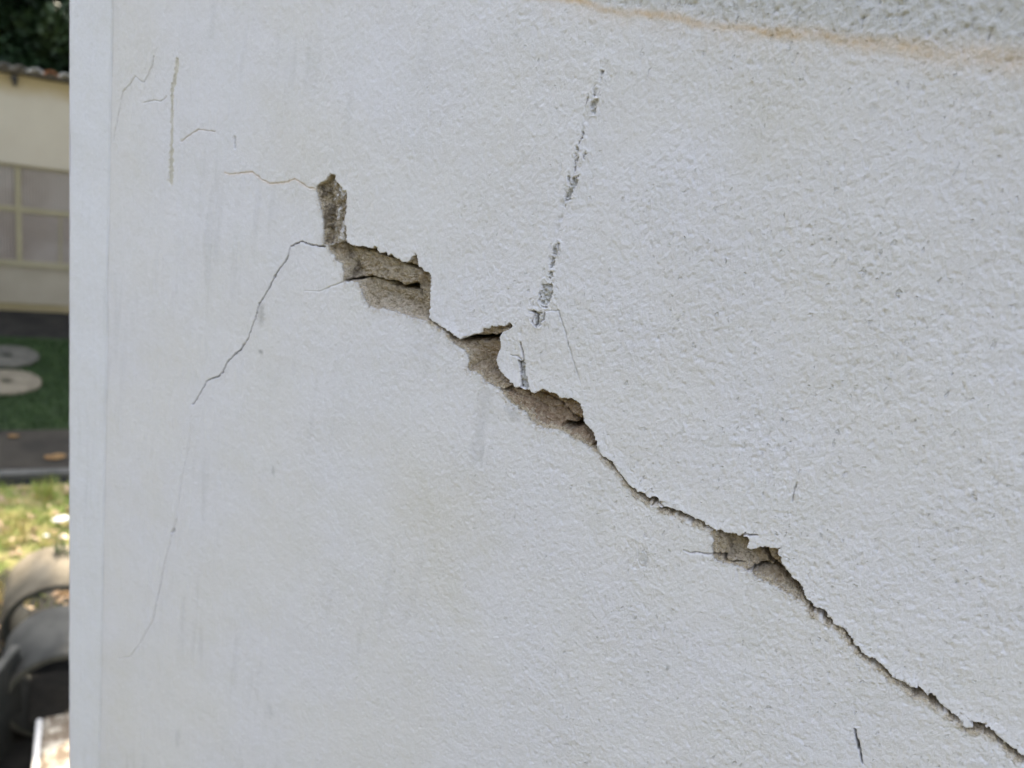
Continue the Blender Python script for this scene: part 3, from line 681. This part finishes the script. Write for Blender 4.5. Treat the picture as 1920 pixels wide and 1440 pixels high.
obj('wall', box_mesh('wall', [(Hs0, Hs1, 0.0, .18, wz1, 3.10), (Hs0, ws0, 0.0, .18, wz0, wz1), (ws1, Hs1, 0.0, .18, wz0, wz1),
     (Hs0, Hs0 + .18, .183, Hd, 0, 2.25), (Hs1 - .18, Hs1, .183, Hd, 0, 2.25), (Hs0 + .183, Hs1 - .183, Hd - .18, Hd, 0, 2.25)]), M_cream, house)
obj('lower_wall', box_mesh('lower_wall', [(Hs0, Hs1, 0.003, .18, .11, wz0 - .003)]), M_grey, house)
obj('plinth', box_mesh('plinth', [(Hs0, Hs1, -.025, .18, -.05, .107)], .008), M_ochre, house)
M_roof = simple('roof_deck', (0.0675, 0.0562, 0.0375), (0.1125, 0.0938, 0.0675), .5)
roof = obj('roof', box_mesh('roof', [(Hs0 - .3, Hs1 + .3, -.10, Hd + .4, -.032, -.002)]), M_roof, house)   # falls away to the back
roof.location = (0, 0, 3.16); roof.rotation_euler = (math.radians(-8), 0, 0)
tile_mats = [simple('terracotta_tile', (0.32, 0.13, 0.065), (0.40, 0.20, 0.11), .08, bump=.003),
             simple('lichen_white_tile', (0.50, 0.49, 0.46), (0.66, 0.65, 0.62), .06, bump=.003),
             simple('weathered_grey_tile', (0.20, 0.18, 0.16), (0.30, 0.27, 0.24), .06, bump=.003)]
def tile_mesh(mat):
    bm = bmesh.new(); n = 7; rad, th, ln = .085, .014, .42
    ring = []
    for y, k in ((0, 1.0), (ln, .88)):
        for rr in (rad, rad - th):
            ring.append([bm.verts.new((math.cos(math.pi * i / n) * rr * k, y, math.sin(math.pi * i / n) * rr * k * .62)) for i in range(n + 1)])
    a, b_, c_, d_ = ring
    for i in range(n):
        bm.faces.new((a[i], a[i + 1], c_[i + 1], c_[i])); bm.faces.new((b_[i + 1], b_[i], d_[i], d_[i + 1])); bm.faces.new((a[i + 1], a[i], b_[i], b_[i + 1]))
    me = bm_mesh(bm, 'roof_tile', True); me.materials.append(mat); return me
tms = [tile_mesh(m) for m in tile_mats]
pat = [0, 1, 2, 1, 1, 0, 0, 1, 2, 0]
x = Hs0 - .2; i = 0; rr = random.Random(4)
while x < Hs1 + .2:
    near = -1.2 < x < 1.6
    o = bpy.data.objects.new('roof_tile', tms[rr.choice(pat)]); C.objects.link(o); o.parent = roof
    o.location = (x, -.13 + rr.uniform(-.02, .02), rr.uniform(-.003, .006)); o.rotation_euler = (0, rr.uniform(-.05, .05), rr.uniform(-.04, .04))
    x += .165
br = box_mesh('bracket', [(-.035, .035, -.10, -.03, 3.03, 3.10), (-.022, .022, -.06, -.033, 2.97, 3.03)], .006)
M_dark = simple('dark_iron', (0.02, 0.02, 0.018), (0.04, 0.035, 0.03), .05, .7)
o = obj('bracket', br, M_dark, house); o.location = (-.17, 0, 0)
# windows: each bay its own frame, panes and curtain
Mg = Mat('ribbed_frosted_glass', .35, .5); wv = Mg.n('ShaderNodeTexWave'); Mg.set(wv.inputs['Vector'], Mg.tc); wv.inputs['Scale'].default_value = 9; wv.inputs['Distortion'].default_value = .4
M_glass = Mg.out(Mg.mix(Mg.ramp(Mg.noise(.7, 3), .35, .65), (0.195, 0.162, 0.140), (0.245, 0.215, 0.192)), Mg.bump(wv.outputs['Fac'], .004))
M_curtain = simple('pinkish_grey_curtain', (0.36, 0.31, 0.29), (0.44, 0.40, 0.38), .5, stretch=(3, 3, .4))
def curtain_mesh():
    n = 60; vs_, fs = [], []
    for i in range(n + 1):
        xx = .03 + (BW - .06) * i / n; yy = .16 + .012 * math.sin(i * 1.9)
        vs_ += [(xx, yy, wz0 + .03), (xx, yy, wz1 - .03)]
    for i in range(n): fs.append((2 * i, 2 * i + 2, 2 * i + 3, 2 * i + 1))
    me = bpy.data.meshes.new('curtain'); me.from_pydata(vs_, [], fs); me.materials.append(M_curtain); return me
tz_ = 1.40; fw = .03
fr_me = box_mesh('window', [(0, fw, .05, .11, wz0 + .002, wz1 - .002), (BW - fw, BW - .001, .05, .11, wz0 + .002, wz1 - .002),
                           (fw, BW - fw, .05, .11, wz0 + .002, wz0 + .045), (fw, BW - fw, .05, .11, wz1 - .045, wz1 - .002)])
tr_me = box_mesh('transom', [(fw, BW - fw, .045, .105, tz_ - .03, tz_ + .03)])
bar_me = box_mesh('glazing_bar', [(.48 - .011, .48 + .011, .06, .10, wz0 + .046, tz_ - .031)])
p1 = box_mesh('pane', [(fw, BW - fw, .076, .080, tz_ + .031, wz1 - .046)]); p2 = box_mesh('pane', [(fw, .468, .076, .080, wz0 + .046, tz_ - .031)])
p3 = box_mesh('pane', [(.492, BW - fw, .076, .080, wz0 + .046, tz_ - .031)]); cu = curtain_mesh()
for k in range(8):
    wn = obj('window', fr_me, M_frame, house); wn.location = (ws0 + k * BW, 0, 0)
    for nm, me, mt in (('transom', tr_me, M_frame), ('glazing_bar', bar_me, M_frame), ('pane', p1, M_glass), ('pane', p2, M_glass), ('pane', p3, M_glass), ('curtain', cu, M_curtain)):
        obj(nm, me, mt, wn)
obj('window_sill', box_mesh('window_sill', [(ws0 - .05, ws1 + .05, -.05, .048, wz0 - .002, wz0 + .03)], .006), M_frame, house)

# ---- trees behind the house
def leaf_m(name, a, b):
    M = Mat(name, .55, .35); f = M.noise(.5, 3); g = M.noise(2.2, 3)
    return M.out(M.mix(M.ramp(g, .55, .75, 0, .6), M.mix(M.ramp(f, .3, .7), a, b), (0.10, 0.13, 0.03)))
M_leaf = [leaf_m('dark_leaves', (0.0098, 0.0252, 0.0084), (0.0224, 0.0448, 0.0126)), leaf_m('yellowing_leaves', (0.0150, 0.0345, 0.0105), (0.0450, 0.0638, 0.0165))]
M_bark = simple('grey_bark', (0.11, 0.10, 0.08), (0.24, 0.22, 0.19), .12, bump=.01)
def limb(bm, p0, p1, r0, r1, n=7, segs=5, wob=.12, rnd=None):
    p0, p1 = Vector(p0), Vector(p1); ax = (p1 - p0).normalized(); u = ax.orthogonal().normalized(); v_ = ax.cross(u)
    prev = None
    for i in range(segs + 1):
        t = i / segs; c_ = p0.lerp(p1, t)
        if 0 < i < segs and rnd: c_ += u * rnd.uniform(-wob, wob) + v_ * rnd.uniform(-wob, wob)
        rr_ = r0 + (r1 - r0) * t
        ring = [bm.verts.new(c_ + (u * math.cos(6.2832 * j / n) + v_ * math.sin(6.2832 * j / n)) * rr_) for j in range(n)]
        if prev:
            for j in range(n): bm.faces.new((prev[j], prev[(j + 1) % n], ring[(j + 1) % n], ring[j]))
        prev = ring
def tree(s, q, ht, rad, nleaf, mat, label, seed, group='trees behind the house', leaf=.115):
    rnd = random.Random(seed); r = np.random.default_rng(seed)
    b0 = yard(s, q); root = empty('leafy_tree', tuple(b0)); tag(root, label, 'tree', group)
    bm = bmesh.new(); limb(bm, (0, 0, -.1), (rnd.uniform(-.3, .3), rnd.uniform(-.3, .3), ht * .62), .20, .09, wob=.10, rnd=rnd)
    obj('trunk', bm_mesh(bm, 'trunk', True), M_bark, root)
    cl = []
    for k in range(9):
        a = rnd.uniform(0, 6.28); e = rnd.uniform(.35, 1.0)
        p0_ = (0, 0, ht * rnd.uniform(.25, .55)); p1_ = (math.cos(a) * rad * e * .8, math.sin(a) * rad * e * .8, ht * rnd.uniform(.42, .92))
        bm = bmesh.new(); limb(bm, p0_, p1_, .07, .018, n=6, wob=.10, rnd=rnd); obj('branch', bm_mesh(bm, 'branch', True), M_bark, root)
        for _ in range(5): cl.append(np.array(p1_) + np.array([rnd.gauss(0, rad * .30), rnd.gauss(0, rad * .30), rnd.gauss(0, ht * .10)]))
    cl.append(np.array([0, 0, ht * .95])); cl = np.array(cl)
    cl[:, 2] = np.clip(cl[:, 2], ht * .28, ht)
    k = r.integers(0, len(cl), nleaf); cr = r.uniform(.35, .75, len(cl)) * rad * .42
    dv = r.normal(size=(nleaf, 3)); dv /= np.linalg.norm(dv, axis=1)[:, None]
    pos = cl[k] + dv * (cr[k] * r.uniform(.35, 1.0, nleaf) ** .6)[:, None]
    n_ = r.normal(size=(nleaf, 3)) + dv * .6 + np.array([0, 0, .8]); n_ /= np.linalg.norm(n_, axis=1)[:, None]
    u = np.cross(n_, r.normal(size=(nleaf, 3))); u /= np.linalg.norm(u, axis=1)[:, None]; w_ = np.cross(n_, u)
    L = r.uniform(.7, 1.3, nleaf)[:, None] * leaf; W = L * .55
    V = np.stack([pos - u * L, pos + w_ * W - u * L * .1, pos + u * L, pos - w_ * W - u * L * .1], 1).reshape(-1, 3)
    me = bpy.data.meshes.new('crown'); F = np.arange(nleaf * 4).reshape(-1, 4)
    me.from_pydata(V.tolist(), [], F.tolist()); obj('crown', me, mat, root)
tree(-2.6, -8.6, 5.2, 2.6, 25500, M_leaf[0], 'dark leafy tree rising behind the left end of the mottled eave', 11)
tree(1.2, -8.3, 5.3, 2.8, 30600, M_leaf[1], 'yellow flecked leafy tree with pale branches directly over the eave', 12)
tree(5.4, -9.0, 5.2, 2.7, 20400, M_leaf[0], 'dark leafy tree farthest along the house, hidden mostly by the wall', 13)
tree(-7.2, -8.5, 5.0, 2.7, 11000, M_leaf[0], 'dark leafy tree outermost on the open side of the yard', 14)
tree(-0.6, -11.2, 6.0, 3.4, 30000, M_leaf[0], 'taller dark tree standing behind the yellow flecked one', 15)
tree(3.2, -11.7, 6.1, 3.4, 26000, M_leaf[0], 'taller dark tree in the back row toward the wall corner', 16)
tree(-4.2, -12.0, 6.0, 3.3, 20000, M_leaf[0], 'taller dark tree in the back row away from the wall', 17)

# slim tree added out of view, its crown shaped to shade the rings
def slim_tree(pos, zc, rad, hz, nleaf, seed):
    rnd = random.Random(seed); r = np.random.default_rng(seed)
    root = empty('slim_tree', (pos[0], pos[1], 0)); tag(root, 'slim young tree with small round crown on the lawn edge behind the wall', 'tree')
    bm = bmesh.new(); limb(bm, (0, 0, -.1), (0, 0, zc), .05, .02, wob=.02, rnd=rnd); obj('trunk', bm_mesh(bm, 'trunk', True), M_bark, root)
    dv = r.normal(size=(nleaf, 3)); dv /= np.linalg.norm(dv, axis=1)[:, None]
    pos_ = dv * (r.uniform(0, 1, nleaf) ** .4)[:, None] * np.array([rad, rad, hz]) * (1 + .07 * np.sin(dv[:, :1] * 7 + dv[:, 2:] * 5)) + np.array([0, 0, zc])
    n_ = r.normal(size=(nleaf, 3)) + np.array([0, 0, .6]); n_ /= np.linalg.norm(n_, axis=1)[:, None]
    u = np.cross(n_, r.normal(size=(nleaf, 3))); u /= np.linalg.norm(u, axis=1)[:, None]; w_ = np.cross(n_, u)
    L = r.uniform(.04, .07, nleaf)[:, None]
    V = np.stack([pos_ - u * L, pos_ + w_ * L * .5, pos_ + u * L, pos_ - w_ * L * .5], 1).reshape(-1, 3)
    me = bpy.data.meshes.new('crown'); me.from_pydata(V.tolist(), [], np.arange(nleaf * 4).reshape(-1, 4).tolist()); obj('crown', me, M_leaf[0], root)
slim_tree((-7.86, 6.33), 4.55, .66, .55, 7000, 21)

# unseen trees added across the yard, to close off the wall's low sky
TL = ['shade tree across the yard facing the house end of the wall', 'broad shade tree across the yard, second tallest of its row', 'shade tree straight across the yard from the cracked corner',
      'tallest shade tree across the yard from the cracked wall', 'shade tree across the yard nearest the far right end', 'shortest shade tree across the yard, nearest the house']
for k, (tx_, ty_, th_) in enumerate(((-7.5, -8.5, 6.6), (-3.6, -9.5, 7.3), (0.4, -8.6, 6.8), (4.6, -9.4, 7.4), (8.6, -8.2, 6.7), (-11.5, -7.0, 6.0))):
    rel = np.array([tx_, ty_, 0]) - HB
    tree(float(rel @ HE), float(rel @ HN), th_, 3.4, 11000, M_leaf[0],
         TL[k], 40 + k, 'shade trees facing the wall', .20)

# ---- well covers on the lawn
def cover_mesh(mat):
    bm = bmesh.new(); n = 40; R_, T_ = .335, .055
    prof = [(R_ - .02, 0), (R_, .02), (R_, T_ - .015), (R_ - .015, T_), (.065, T_), (.058, T_ - .008), (.054, T_ - .03), (0.0, T_ - .03)]
    prev = None
    for r_, z_ in prof:
        ring = [bm.verts.new((math.cos(6.2832 * i / n) * r_, math.sin(6.2832 * i / n) * r_, z_)) for i in range(n)] if r_ else [bm.verts.new((0, 0, z_))]
        if prev:
            for i in range(n):
                j = (i + 1) % n
                bm.faces.new((prev[i], prev[j], ring[j], ring[i]) if len(ring) > 1 else (prev[i], prev[j], ring[0]))
        prev = ring
    me = bm_mesh(bm, 'concrete_cover'); me.materials.append(mat); return me
def ring_bar(name, parent):                     # iron lifting loop in the middle recess
    bm = bmesh.new(); limb(bm, (-.05, 0, .045), (.05, 0, .045), .007, .007, n=6, segs=2); return obj(name, bm_mesh(bm, name), M_dark, parent)
for (px, py), mt, lab in (((12, 660), M_conc, 'grey round concrete well cover on the lawn, farther from the path'),
                          ((12, 708), M_conc_pale, 'pale round concrete well cover on the lawn, nearer the path')):
    g = ground(px, py, .10); o = obj('concrete_cover', cover_mesh(mt)); o.location = (g[0], g[1], .01)
    tag(o, lab, 'well cover', 'round covers on the lawn'); ring_bar('lifting_bar', o)

# ---- concrete rings lying on their side
def ring_mesh(mat, R_=.31, th=.05, ln=.46):
    bm = bmesh.new(); n = 48
    prof = [(R_, .012), (R_, ln - .012), (R_ - .012, ln), (R_ - th + .01, ln), (R_ - th, ln - .012), (R_ - th, .012), (R_ - th + .01, 0), (R_ - .012, 0)]
    rings = [[bm.verts.new((math.cos(6.2832 * i / n) * r_, y_, R_ + math.sin(6.2832 * i / n) * r_)) for i in range(n)] for r_, y_ in prof]
    for a, b_ in zip(rings, rings[1:] + rings[:1]):
        for i in range(n):
            j = (i + 1) % n; bm.faces.new((a[j], a[i], b_[i], b_[j]))
    bmesh.ops.recalc_face_normals(bm, faces=bm.faces[:])
    me = bm_mesh(bm, 'concrete_ring', True); me.materials.append(mat); me.materials.append(M_conc_dark); me.materials.append(M_rim)
    for p in me.polygons:                       # inside and end faces coloured dark, standing in for shade
        c_ = p.center
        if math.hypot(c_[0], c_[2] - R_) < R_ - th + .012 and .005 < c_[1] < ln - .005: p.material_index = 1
        elif abs(p.normal[1]) > .9: p.material_index = 2; p.use_smooth = False
    return me
def place_ring(front, az, mat, label):
    o = obj('concrete_ring', ring_mesh(mat)); o.location = (front[0], front[1], .0); o.rotation_euler = (0, 0, az)
    so = obj('soil_fill', box_mesh('soil_fill', [(-.19, .19, .01, .45, .055, .13)], .02), M_wet, o)  # dark fill added to blacken the ring's mouth like shade
    return tag(o, label, 'concrete ring', 'well rings lying in the yard')
M_rim = simple('mossy_ring_rim', (0.0240, 0.0252, 0.0198), (0.0450, 0.0450, 0.0360), .07, bump=.004)  # end faces darker than the ring: shade put into the colour
M_wet = simple('wet_black_soil', (0.0070, 0.0063, 0.0049), (0.0154, 0.0140, 0.0105), .08, bump=.01)  # soil made near black, shade put into its colour
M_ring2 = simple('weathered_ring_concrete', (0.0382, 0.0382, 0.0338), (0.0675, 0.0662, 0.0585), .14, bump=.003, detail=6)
f1 = ground(105, 1097, .62); f2 = ground(116, 1227, .62)
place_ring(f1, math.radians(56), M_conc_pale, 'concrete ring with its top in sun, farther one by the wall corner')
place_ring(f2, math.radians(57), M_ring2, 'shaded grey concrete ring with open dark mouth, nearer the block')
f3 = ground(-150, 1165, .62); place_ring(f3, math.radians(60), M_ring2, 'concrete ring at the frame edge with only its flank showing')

# ---- standing slab and low block
a = ground(31, 1212, .62); b_ = ground(-40, 1300, .62)
dv = (b_ - a); ln = np.hypot(dv[0], dv[1])
sl = obj('concrete_slab', box_mesh('concrete_slab', [(0, ln, -.022, .022, 0, .62)], .008), M_conc_dark)  # slab face near black, its shade put into the colour
sl.location = (a[0], a[1], 0); sl.rotation_euler = (0, 0, math.atan2(dv[1], dv[0]))
bs = strip_sheet('bare_soil', 6.25, 8.6, -.05, .016, M_wet, s0=-3.2, s1=1.5, wob=.06); tag(bs, kind='structure')  # soil sheet made near black for the shade by the rings
obj('top_edge', box_mesh('top_edge', [(0, ln, -.023, .023, .622, .634)], .004), M_ring2, sl)
tag(sl, 'dark mossy concrete slab standing on edge with a pale top edge', 'slab')
p0 = ground(68, 1345, .34); p1_ = ground(61, 1445, .34); p2_ = ground(140, 1333, .34)
ex = (p2_ - p0); ex /= np.linalg.norm(ex); ang = math.atan2(ex[1], ex[0])
M_blk = Mat('lime_spotted_concrete', .9, .2); f = M_blk.noise(.09, 5, .65); 
M_blk = M_blk.out(M_blk.mix(M_blk.ramp(f, .42, .6), (0.17, 0.13, 0.09), (0.50, 0.44, 0.34)), M_blk.bump(f, .004))
M_lime = simple('whitewashed_edge', (0.6200, 0.5800, 0.5200), (0.7200, 0.6900, 0.6300), .1)  # near-white edge: sunlight put into its colour
bm = bmesh.new(); box(bm, .033, .62, -1.15, 0, 0, .34); bmesh.ops.bevel(bm, geom=bm.edges[:], offset=.012, segments=2, affect='EDGES')
blk = obj('concrete_block', bm_mesh(bm, 'concrete_block'), M_blk); blk.location = (p0[0], p0[1], 0); blk.rotation_euler = (0, 0, ang)
tag(blk, 'low concrete block with sunlit spotted top and whitewashed edge beside the wall corner', 'block')
obj('edge_strip', box_mesh('edge_strip', [(0, .031, -1.15, 0, 0, .336)], .008), M_lime, blk)

# ---- litter and fallen leaves
def scrap(name, px, py, z, sx_, sy_, mat, label, cat, seed, rz=0.0, group=None):
    r = random.Random(seed); g = ground(px, py, z); n = 9
    bm = bmesh.new(); top = []
    for i in range(n):
        t = 6.2832 * i / n; k = r.uniform(.75, 1.1)
        top.append((math.cos(t) * sx_ * k, math.sin(t) * sy_ * k, r.uniform(.004, .02)))
    cv = bm.verts.new((0, 0, .02)); vs_ = [bm.verts.new(p) for p in top]; lv = [bm.verts.new((p[0], p[1], p[2] - .003)) for p in top]; cl_ = bm.verts.new((0, 0, .016))
    for i in range(n):
        j = (i + 1) % n; bm.faces.new((cv, vs_[i], vs_[j])); bm.faces.new((cl_, lv[j], lv[i])); bm.faces.new((vs_[i], lv[i], lv[j], vs_[j]))
    o = obj(name, bm_mesh(bm, name), mat); o.location = tuple(g); o.rotation_euler = (0, 0, rz); return tag(o, label, cat, group)
M_paper = simple('white_paper', (0.74, 0.72, 0.68), (0.82, 0.81, 0.78), .05)
M_orange = simple('orange_leaf', (0.1320, 0.0720, 0.0270), (0.1800, 0.1080, 0.0420), .05)
M_orange_pale = simple('peach_rind', (0.70, 0.50, 0.33), (0.76, 0.62, 0.47), .05)
M_green = simple('green_sprig', (0.05, 0.09, 0.03), (0.09, 0.13, 0.05), .03)
scrap('paper_scrap', 118, 974, .05, .085, .045, M_paper, 'largest white paper scrap at the wall corner in sunlit grass', 'litter', 1, .9, 'litter in the dry grass')
scrap('paper_scrap', 87, 1006, .05, .026, .022, M_paper, 'small white scrap lying just behind the sunny concrete ring', 'litter', 2, .4, 'litter in the dry grass')
scrap('paper_scrap', 32, 1081, .05, .035, .03, M_paper, 'small white scrap in grass between the concrete rings', 'litter', 3, .2, 'litter in the dry grass')
scrap('fruit_rind', 120, 1008, .05, .045, .035, M_orange_pale, 'pale peach coloured rind near the large paper scrap', 'litter', 4, .3, 'litter in the dry grass')
scrap('fallen_leaf', 104, 858, .058, .09, .06, M_orange, 'large orange leaf lying on the footpath near the wall corner', 'leaf', 5, .9, 'orange leaves by the path')
scrap('fallen_leaf', 25, 819, .058, .055, .035, M_orange, 'small orange leaf on the lawn side of the footpath', 'leaf', 6, .9, 'orange leaves by the path')
scrap('fallen_leaf', 120, 1115, .10, .05, .03, M_orange, 'orange leaf in the gap between the two concrete rings', 'leaf', 7, .9, 'orange leaves by the path')
# sprig lying on the sunny ring
g = ground(115, 1038, .61); sp = empty('weed_sprig', (g[0], g[1], .60)); tag(sp, 'small green sprig lying on the sunlit concrete ring', 'sprig')
r = np.random.default_rng(3); nb = 16
obj('leaf', leaf_mesh('leaf', r.normal(scale=.025, size=(nb, 3)) * np.array([1, 1, .1]) + np.array([0, 0, .015]), r.uniform(.02, .06, nb), r.uniform(.015, .03, nb), 1.5, 4), M_green, sp)
# weed tuft at the gutter
g = ground(86, 935, .0); b = np.tile(g, (60, 1)) + np.random.default_rng(5).normal(scale=.05, size=(60, 3)) * np.array([1, 1, 0])
wd_ = empty('weed_tuft', tuple(g)); tag(wd_, 'taller weed tuft growing beside the gutter', 'weed')
obj('leaf', leaf_mesh('leaf', b - g, np.random.default_rng(6).uniform(.08, .24, 60), np.random.default_rng(7).uniform(.006, .012, 60), .6, 8), G_dry, wd_)
